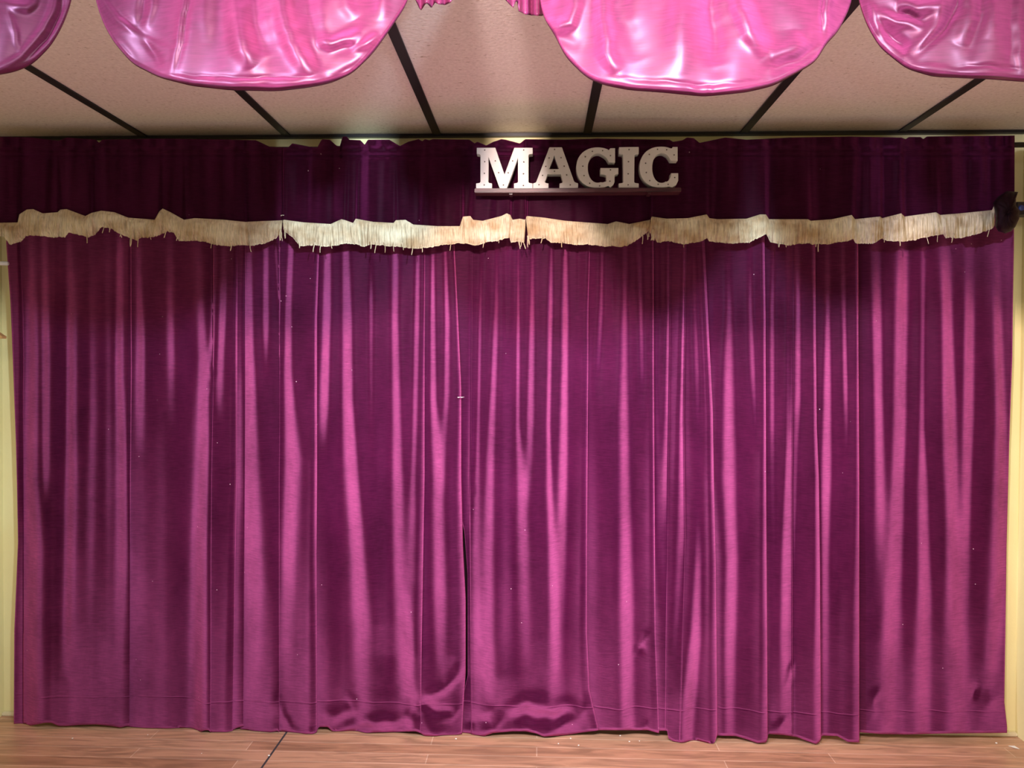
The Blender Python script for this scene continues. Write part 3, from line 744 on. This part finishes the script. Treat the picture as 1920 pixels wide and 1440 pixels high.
# ------------------------------------------------------------------ front swags (pink, brightly lit)
Y_SW = 1.50
def ext(pts):
    return np.array(pts, float)
SWAGS = [
 dict(b=[(-330,-215),(-300,-100),(-260,0),(-200,80),(-120,128),(-40,142),(0,139),(30,133),(60,120),(95,85),(118,45),(134,0),(143,-90),(150,-215)],
      r=[([(112,-60),(100,10),(82,55),(40,106),(0,128),(-60,140)],5,.010),([(125,-40),(112,30),(90,75),(50,112)],5,-.012),
         ([(0,0),(30,12),(48,14),(62,4),(80,-30)],7,.012),([(-10,-10),(20,-4),(45,-5)],6,-.010),([(10,5),(28,60),(38,100)],4,.005),
         ([(-150,-100),(-120,40),(-80,130)],14,.018),([(-60,-100),(-50,40),(-40,120)],12,.012)],
      label='pink velvet swag at top left corner, only its right half in view'),
 dict(b=[(158,-215),(166,-100),(180,0),(195,45),(215,80),(250,120),(300,145),(360,160),(430,168),(520,170),(580,163),(620,155),(660,137),(700,98),(730,55),(757,15),(765,0),(782,-100),(796,-215)],
      r=[([(170,-60),(192,0),(222,38),(270,70),(320,92)],6,.012),([(215,20),(260,62),(318,88)],7,-.010),([(200,50),(240,90),(262,125)],6,-.004),
         ([(262,60),(290,100),(306,128)],6,-.008),([(349,-120),(346,0),(335,70),(322,140)],4,.009),([(358,-120),(356,0),(345,70),(330,140)],5,-.008),
         ([(283,-60),(272,0),(262,55)],7,-.014),([(296,-60),(285,10),(272,58)],6,.008),
         ([(385,-120),(386,20),(388,85)],9,.006),([(438,-120),(442,40),(456,95),(475,130)],14,.015),([(478,-120),(480,40),(500,110)],12,-.010),
         ([(520,-120),(528,10),(545,80),(590,148)],13,.018),([(565,-120),(580,20),(592,90),(610,140)],14,-.012),
         ([(595,70),(620,84),(660,72),(680,58)],9,.020),([(600,100),(640,90),(690,94)],10,-.009),([(655,98),(685,82),(712,62)],6,.013),
         ([(640,-40),(650,10),(665,40)],10,.012),([(700,-80),(715,0),(716,40)],10,.010),
         ([(300,148),(420,155),(520,154),(600,150)],6,.008),([(310,138),(420,146),(520,146),(600,142)],3,-.006),([(605,158),(660,125),(700,92)],5,-.01)],
      label='pink velvet swag left of centre, with bright satin highlights and rolled hem'),
 dict(b=[(1000,-215),(1006,-100),(1013,0),(1020,35),(1040,62),(1060,105),(1100,145),(1130,158),(1180,168),(1240,172),(1320,180),(1400,172),(1450,160),(1490,138),(1530,115),(1548,80),(1568,64),(1590,20),(1597,0),(1606,-100),(1612,-215)],
      r=[([(1020,38),(1045,52),(1068,42),(1078,10),(1090,-60)],9,.022),([(1026,50),(1050,70),(1090,90)],10,-.008),([(1030,10),(1045,-30)],8,-.010),
         ([(1128,-140),(1130,20),(1138,100),(1160,140)],11,.015),([(1165,-120),(1170,40),(1200,120)],16,-.008),
         ([(1270,-120),(1275,40),(1280,150)],18,.010),([(1325,-140),(1330,20),(1345,130)],15,-.016),
         ([(1375,-140),(1385,0),(1405,60),(1440,105)],13,.017),([(1440,105),(1480,96),(1510,70)],14,.010),([(1440,135),(1500,112),(1540,80)],11,-.010),
         ([(1470,-100),(1480,0),(1480,60)],26,.008),([(1541,-140),(1541,0),(1541,62)],3,-.010),([(1552,-120),(1552,20),(1550,70)],6,.012),
         ([(1130,146),(1240,152),(1330,161),(1440,150)],3,-.005),([(1290,160),(1300,168),(1312,178)],4,.004),([(1325,162),(1338,178)],3,.005)],
      label='large pink velvet swag right of centre with stitched hem, above the letter C'),
 dict(b=[(1602,-215),(1605,-100),(1610,0),(1625,45),(1650,88),(1700,128),(1750,143),(1850,147),(1930,153),(2000,150),(2080,120),(2150,60),(2190,-20),(2210,-215)],
      r=[([(1632,0),(1640,40),(1662,80),(1705,112)],5,.010),([(1640,22),(1680,40),(1735,50)],8,.016),([(1680,0),(1720,14),(1780,4)],12,.016),
         ([(1680,26),(1705,28),(1732,42)],6,-.020),([(1645,50),(1680,80),(1705,95)],12,-.013),([(1775,-60),(1765,20),(1745,60),(1712,100)],8,.012),
         ([(1805,-60),(1795,10),(1770,55),(1715,105)],6,-.016),([(1825,-80),(1820,20),(1800,90)],14,.012),([(1840,-60),(1836,40),(1812,118)],8,-.008),
         ([(1862,-80),(1860,80)],12,.008),([(1896,-80),(1894,50),(1893,125)],5,-.006),([(1912,-80),(1912,100),(1918,145)],6,.010),
         ([(1700,128),(1750,130),(1800,135)],7,.006),([(1780,126),(1860,124),(1920,130)],3,-.005),([(1980,-80),(1990,120)],16,.014)],
      label='pink velvet swag at top right corner with puckered dark crease'),
]
for si, s in enumerate(SWAGS):
    B = np.array(s['b'], float)
    xa, xb = B[0, 0], B[-1, 0]
    nu = int((xb - xa) / 2.5); nv = 130
    # spread columns along the outline so the steep sides stay smooth
    seg = np.hypot(np.diff(B[:, 0]), np.diff(B[:, 1]) * .6); L_ = np.concatenate([[0], np.cumsum(seg)])
    tt = np.linspace(0, L_[-1], nu)
    bx = np.interp(tt, L_, B[:, 0]); byv = np.interp(tt, L_, B[:, 1])
    ker = np.hanning(15); ker /= ker.sum()
    bx2 = np.convolve(np.pad(bx, 7, mode='edge'), ker, 'valid'); by2 = np.convolve(np.pad(byv, 7, mode='edge'), ker, 'valid')
    bx, byv = bx2, by2
    v = np.linspace(0, 1, nv)
    top = -214.0
    PX = np.repeat(bx[None], nv, 0)
    PY = top + v[:, None] * (byv - top)[None]
    u = (bx - xa) / (xb - xa)
    prof = np.sin(np.pi * np.clip(u, 0, 1)) ** .6
    bulge = prof[None] * (.015 + .075 * np.sin(np.pi * .5 * np.clip(v * 1.0, 0, 1)) ** 1.3)[:, None]
    dist = (byv[None] - PY)
    roll = -np.where(dist < 9, .020 * (1 - dist / 9) ** 2, 0) * prof[None]
    R_ = seg_ridges(PX, PY, [(a, b * 1.3, c * (1.15 if b >= 11 else .6)) for a, b, c in s['r']], .35)
    fold = .004 * np.sin(PX / 19.0 + PY / 60.0 + si)
    Yd = Y_SW + (.035 if si == 3 else 0) - bulge - R_ - roll - fold
    P = unproject(PX, PY, Yd)
    # lower/outer outline stays where it is at swag depth
    P[..., 2] = np.minimum(P[..., 2], ZC - .002)
    P[0, :, 2] = ZC - .002
    o = mesh_obj('swag', P.reshape(-1, 3), grid_faces(nv, nu), M_SWAG)
    tag(o, s['label'], 'curtain', 'pink swags of the front valance')
    md = o.modifiers.new('thickness', 'SOLIDIFY'); md.thickness = 0.003; md.offset = 0

bpx = np.linspace(640, 1248, 300)[None].repeat(40, 0)  # black sheet added behind the curtains to darken the centre slit
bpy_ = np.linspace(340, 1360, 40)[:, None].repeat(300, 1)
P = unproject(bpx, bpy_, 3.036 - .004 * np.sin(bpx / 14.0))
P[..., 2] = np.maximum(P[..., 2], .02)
o = mesh_obj('slit_darkening_cloth', P.reshape(-1, 3), grid_faces(40, 300), M_BCLOTH)
tag(o, 'added black cloth on the wall that makes the centre slit read dark', 'cloth')
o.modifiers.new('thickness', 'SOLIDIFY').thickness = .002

# small zigzag tails between the swags
TAILS = [
 dict(b=[(772,-20),(780,0),(789,19),(796,8),(801,5),(809,14),(815,4),(822,8),(834,9),(845,4),(850,-4),(862,-60)],
      label='small pink pleated tail with zigzag end, just right of the left swag'),
 dict(b=[(935,-60),(944,-6),(953,5),(962,14),(966,2),(971,4),(973,21),(985,27),(1000,29),(1016,30),(1024,20)],
      label='small pink pleated tail tucked beside the large right swag'),
]
for ti, s in enumerate(TAILS):
    B = np.array(s['b'], float)
    nu = 120; nv = 60
    px = np.linspace(B[0, 0], B[-1, 0], nu)
    by_ = np.interp(px, B[:, 0], B[:, 1])
    v = np.linspace(0, 1, nv)
    PX = np.repeat(px[None], nv, 0); PY = -214 + v[:, None] * (by_ + 214)[None]
    pl = .014 * np.sin((PX - B[0, 0]) / (B[-1, 0] - B[0, 0]) * 2 * np.pi * 4) * (0.35 + .65 * v[:, None])
    Yd = 1.56 - pl
    P = unproject(PX, PY, Yd); P[..., 2] = np.minimum(P[..., 2], ZC - .002); P[0, :, 2] = ZC - .002
    o = mesh_obj('jabot', P.reshape(-1, 3), grid_faces(nv, nu), M_SWAG)
    tag(o, s['label'], 'curtain', 'pleated tails between the pink swags')
    md = o.modifiers.new('thickness', 'SOLIDIFY'); md.thickness = 0.003; md.offset = 0

# ------------------------------------------------------------------ shelf with the five letters
Y_SF = 2.765     # front edge of shelf
c0 = unproject(890, 353, Y_SF + .006); c1 = unproject(1277, 353, Y_SF + .006)
zs = (c0[2] + c1[2]) / 2
sh = bpy.data.objects.new('shelf', None); link(sh); sh.location = ((c0[0] + c1[0]) / 2, Y_SF + .028, zs - .021)
tag(sh, 'narrow maroon wooden shelf carrying the white letters above the fringe', 'shelf')
box('board', (c0[0], Y_SF, zs - .0155), (c1[0], Y_SF + .0555, zs), M_WOOD, parent=sh, bevel=.002)
for bxp in (958, 1217):
    p = unproject(bxp, 360, Y_SF + .02)
    box('bracket', (p[0] - .006, Y_SF + .012, zs - .021), (p[0] + .006, Y_SF + .053, zs - .0155), M_WOOD, parent=sh, bevel=.001)


def arc(cx, cy, rx, ry, a0, a1, n, pw=1.0):
    out = []
    for i in range(n):
        a = math.radians(a0 + (a1 - a0) * i / (n - 1))
        c, s_ = math.cos(a), math.sin(a)
        out.append((cx + rx * math.copysign(abs(c) ** pw, c), cy + ry * math.copysign(abs(s_) ** pw, s_)))
    return out


LET = {}
LET['M'] = ([[(148,157),(300,157),(375,376),(455,157),(605,157),(605,207),(578,211),(572,218),(572,438),(580,445),(605,449),(605,490),(452,490),(452,449),(477,445),(485,436),(485,235),(395,490),(335,490),(243,230),(243,436),(250,445),(273,449),(273,490),(142,490),(142,449),(170,445),(178,436),(178,218),(172,211),(148,207)]],
 [(213,177),(213,272),(210,367),(209,462),(300,265),(327,362),(366,463),(406,363),(442,266),(532,177),(533,274),(530,371),(530,467)])
LET['A'] = ([[(742,153),(845,153),(945,432),(953,440),(977,448),(977,487),(825,487),(825,449),(848,443),(852,436),(835,373),(728,373),(706,436),(712,444),(735,449),(735,489),(608,489),(608,449),(630,441),(636,432)],
             [(782,220),(740,331),(820,331)]],
 [(785,171),(740,241),(713,310),(686,384),(657,460),(838,239),(863,308),(884,380),(913,461),(784,350)])
LET['G'] = ([[(1280,160),(1240,160),(1232,172),(1222,176)] + arc(1137, 320, 175, 167, -62, -298, 44, .93) +
             [(1240,484),(1268,456),(1276,436),(1276,384),(1282,376),(1307,370),(1307,322),(1160,322),(1160,372),(1196,378),(1207,386),(1208,430),(1180,440)] +
             arc(1138, 322, 81, 120, 75, 285, 34, .95) + [(1190,222),(1210,240),(1222,262),(1230,275),(1280,275)]],
 [(1242,222),(1178,181),(1094,187),(1036,231),(1016,308),(1026,385),(1072,448),(1153,469),(1237,431),(1242,338)])
LET['I'] = ([[(1312,150),(1474,148),(1474,204),(1446,210),(1439,218),(1437,436),(1444,443),(1474,447),(1474,484),(1310,484),(1310,447),(1339,443),(1347,435),(1345,216),(1339,209),(1312,205)]],
 [(1394,171),(1390,270),(1387,369),(1387,459)])
LET['C'] = ([[(1792,150),(1752,150),(1744,162),(1734,166)] + arc(1655, 316, 175, 169, -62, -290, 44, .93) +
             [(1745,484),(1780,462),(1797,425),(1797,365),(1738,365),(1733,395),(1718,424),(1700,436)] +
             arc(1660, 322, 76, 122, 62, 290, 34, .95) + [(1706,218),(1722,238),(1735,262),(1792,262)]],
 [(1763,216),(1702,174),(1627,170),(1560,212),(1530,284),(1535,360),(1563,426),(1632,457),(1714,457),(1768,401)])
LBL = {'M': 'white marquee letter M, first on the maroon shelf', 'A': 'white marquee letter A on the maroon shelf',
       'G': 'white marquee letter G, middle of the row on the maroon shelf', 'I': 'white marquee letter I on the maroon shelf',
       'C': 'white marquee letter C at the right end of the shelf'}
bulb_me = None
Y_LF = 2.7705  # front faces of the letters
for ch, (polys, dots) in LET.items():
    def topix(p): return (860 + p[0] / 4.3636, 240 + p[1] / 4.3636)
    allp = [q for poly in polys for q in poly]
    zmin = min(unproject(*topix(q), Y_LF)[2] for q in allp)
    dz = zs + .0006 - zmin
    cxm = sum(unproject(*topix(q), Y_LF)[0] for q in allp) / len(allp)
    cu = bpy.data.curves.new('letter', 'CURVE'); cu.dimensions = '2D'; cu.fill_mode = 'BOTH'
    cu.extrude = .0175; cu.bevel_depth = .0014; cu.bevel_resolution = 2; cu.offset = -.0014
    for poly in polys:
        sp = cu.splines.new('POLY'); sp.points.add(len(poly) - 1); sp.use_cyclic_u = True
        for i, q in enumerate(poly):
            W = unproject(*topix(q), Y_LF)
            sp.points[i].co = (W[0] - cxm, W[2] + dz - zs, 0, 1)
    tmp = bpy.data.objects.new('letter_tmp', cu); col.objects.link(tmp)
    dg = bpy.context.evaluated_depsgraph_get()
    me = bpy.data.meshes.new_from_object(tmp.evaluated_get(dg))
    bpy.data.objects.remove(tmp); bpy.data.curves.remove(cu)
    me.transform(Matrix.Translation((0, .0189, 0)) @ Matrix.Rotation(math.pi / 2, 4, 'X'))
    me.materials.clear(); me.materials.append(M_LETTER)
    lo = bpy.data.objects.new('marquee_letter', me); link(lo); lo.location = (cxm, Y_LF, zs)
    zl = min(v.co.z for v in me.vertices)
    lo.location.z = zs - zl + .0003
    tag(lo, LBL[ch], 'letter', 'MAGIC letters on the shelf')
    if bulb_me is None:
        bm = bmesh.new(); bmesh.ops.create_uvsphere(bm, u_segments=12, v_segments=8, radius=.0026)
        for v_ in bm.verts: v_.co.y *= .8
        bulb_me = bpy.data.meshes.new('bulb'); bm.to_mesh(bulb_me); bm.free()
        bulb_me.materials.append(M_BULB)
    for q in dots:
        W = unproject(*topix(q), Y_LF)
        b_ = bpy.data.objects.new('bulb', bulb_me); link(b_, lo)
        b_.location = (W[0] - cxm, -.0004, W[2] + dz - zs)

# ------------------------------------------------------------------ rod behind the valance
ra = unproject(-10, 279, 2.885); rb = unproject(1902, 279, 2.885)
V, Fc = tube([(XL + .001, 2.885, 2.285), (0, 2.885, 2.285), (XR - .001, 2.885, 2.285)], .010, 12)
rod = mesh_obj('curtain_rod', np.array([list(p) for p in V]), Fc, M_BLACK)
tag(rod, 'black rod running wall to wall through the top of the fringed valances', 'rod')


# ------------------------------------------------------------------ small things
def pin(px, py, Y, half, label):
    e = unproject(px, py, Y)
    o = bpy.data.objects.new('safety_pin', None); link(o); o.location = e
    tag(o, label, 'pin')
    pts = [(-half, 0, 0), (-half * .3, -.003, .0008), (half * .4, -.003, .0004), (half, 0, .0012)]
    V, Fc = tube([Vector(p) + Vector(e) for p in pts], .0011, 6)
    mesh_obj('wire', np.array([list(p) for p in V]), Fc, M_STEEL, parent=o)
    V, Fc = tube([Vector((-half * 1.15, 0, -.0005)) + Vector(e), Vector((-half * .6, -.002, 0)) + Vector(e)], .002, 8)
    mesh_obj('clasp', np.array([list(p) for p in V]), Fc, M_STEEL, parent=o)


pin(864.5, 745, 2.925, .012, 'small steel safety pin joining the two curtains at the centre slit')
pin(530, 404, 2.825, .006, 'tiny steel pin on the valance, just above the fringe notch left of the letters')

# black cloth bunched at the right end of the valance
pts2 = [(1862,380),(1872,368),(1888,358),(1900,359),(1909,360),(1905,372),(1905,385),(1912,395),(1911,410),(1904,425),(1897,433),(1885,438),(1872,434),(1866,424),(1867,405)]
cxp = sum(p[0] for p in pts2) / len(pts2); cyp = sum(p[1] for p in pts2) / len(pts2)
V, Fc = [], []
rings = [(1.0, 0.032), (0.99, .02), (.93, .0), (.8, -.014), (.6, -.02), (.35, -.026), (.12, -.022)]
n = len(pts2) * 3
dense = []
for i in range(len(pts2)):
    a, b = pts2[i], pts2[(i + 1) % len(pts2)]
    for q in range(3): dense.append((a[0] + (b[0] - a[0]) * q / 3, a[1] + (b[1] - a[1]) * q / 3))
for (s_, dy) in rings:
    for i, (x_, y_) in enumerate(dense):
        V.append(list(unproject(cxp + (x_ - cxp) * s_, cyp + (y_ - cyp) * s_, 2.768 + dy + .004 * math.sin(i * 1.9 + s_ * 9))))
for r_ in range(len(rings) - 1):
    for i in range(n): Fc.append((r_ * n + i, r_ * n + (i + 1) % n, (r_ + 1) * n + (i + 1) % n, (r_ + 1) * n + i))
Fc.append(tuple(range((len(rings) - 1) * n, len(rings) * n)))
Fc.append(tuple(range(n))[::-1])
o = mesh_obj('bunched_cloth', np.array(V), Fc, M_BCLOTH)
tag(o, 'bunched black cloth hanging at the right end of the fringed valance', 'cloth')

# dark device with blue glass on the right wall
p = unproject(1906, 390, 2.93)
dv = bpy.data.objects.new('wall_sensor', None); link(dv); dv.location = (XR, 2.96, p[2] - .025)
tag(dv, 'small black box with a round blue glass, fixed to the right wall', 'sensor')
box('housing', (p[0], 2.93, p[2] - .024), (XR, 2.99, p[2] + .024), M_BLACK, parent=dv, bevel=.004)
bm = bmesh.new(); bmesh.ops.create_uvsphere(bm, u_segments=20, v_segments=12, radius=.011)
for v_ in bm.verts: v_.co.y *= .5
me = bpy.data.meshes.new('lens'); bm.to_mesh(me); bm.free(); me.materials.append(M_BLUE)
me.polygons.foreach_set('use_smooth', [True] * len(me.polygons))
ln = bpy.data.objects.new('lens', me); link(ln, dv); ln.location = (p[0] + .018 - XR, -.031, .025)

# white peg on the left wall
p = unproject(7, 493, 2.93)
V, Fc = tube([(XL, 2.93, p[2]), (XL + .012, 2.93, p[2]), (float(unproject(15, 495, 2.93)[0]), 2.93, p[2] - .002)], .008, 14)
o = mesh_obj('wall_peg', np.array([list(q) for q in V]), Fc, M_WHITE)
tag(o, 'short white peg sticking out of the left wall below the fringe', 'peg')

# tan wedge-shaped block on the left wall
a = [unproject(0, 600, 2.88), unproject(11, 633, 2.88), unproject(0, 636, 2.88)]
zt, zb = a[0][2] + .03, a[1][2] - .004
xo = float(a[1][0])
V = []
for yy in (2.86, 2.885):
    V += [(XL, yy, zt), (xo, yy, zb + .008), (xo - .002, yy, zb), (XL, yy, zb)]
Fc = [(0, 1, 2, 3)[::-1], (4, 5, 6, 7), (0, 4, 5, 1)[::-1], (1, 5, 6, 2)[::-1], (2, 6, 7, 3)[::-1], (3, 7, 4, 0)[::-1]]
o = mesh_obj('wall_bracket', np.array(V), Fc, M_TAN, smooth=False)
tag(o, 'tan wedge-shaped wooden bracket on the left wall beside the curtain', 'bracket')

# paper scrap on the floor at right, crumbs along the curtains
q = unproject_z(1901, 1402, 0)
V = [(q[0] - .014, q[1] + .012, .001), (q[0] + .006, q[1] + .006, .004), (q[0] + .014, q[1] - .012, .001), (q[0] - .003, q[1] - .008, .003),
     (q[0] - .014, q[1] + .012, .002), (q[0] + .006, q[1] + .006, .005), (q[0] + .014, q[1] - .012, .002), (q[0] - .003, q[1] - .008, .004)]
Fc = [(0, 1, 2, 3), (7, 6, 5, 4), (0, 4, 5, 1), (1, 5, 6, 2), (2, 6, 7, 3), (3, 7, 4, 0)]
o = mesh_obj('paper_scrap', np.array(V), Fc, M_PAPER, smooth=False)
tag(o, 'small folded white paper scrap on the floor in the right corner', 'paper')
CR = [(136,1385,.003),(855,1386,.0035),(1070,1385,.003),(1047,1395,.003),(1085,1398,.003),(1163,1380,.003),(1180,1391,.003),(1199,1390,.0025),(504,1418,.004),(277,1378,.002),(378,1413,.002),(1868,1394,.004)]
CL = ['left of the dark floor joint, under the first curtain', 'under the centre slit', 'nearest below the crumpled hem', 'below the crumpled hem, leftmost there', 'nearest the frame edge below the crumpled hem',
      'left of three under the plain hem', 'middle of three under the plain hem', 'right of three under the plain hem', 'lying on the dark floor joint', 'below the second curtain',
      'nearest the camera left of the floor joint', 'in front of the baseboard in the right corner']
for (x_, y_, r_), l_ in zip(CR, CL):
    q = unproject_z(x_, y_, 0)
    bm = bmesh.new(); bmesh.ops.create_icosphere(bm, subdivisions=2, radius=r_)
    for v_ in bm.verts:
        v_.co *= 1 + random.uniform(-.25, .25); v_.co.z *= .5
    me = bpy.data.meshes.new('crumb'); bm.to_mesh(me); bm.free(); me.materials.append(M_PAPER)
    zl = min(v_.co.z for v_ in me.vertices)
    o = bpy.data.objects.new('crumb', me); link(o); o.location = (q[0], q[1], -zl + (.0015 if 'on the dark' in l_ else 0))
    tag(o, 'tiny white crumb, ' + l_, 'crumb', 'crumbs on the floor')
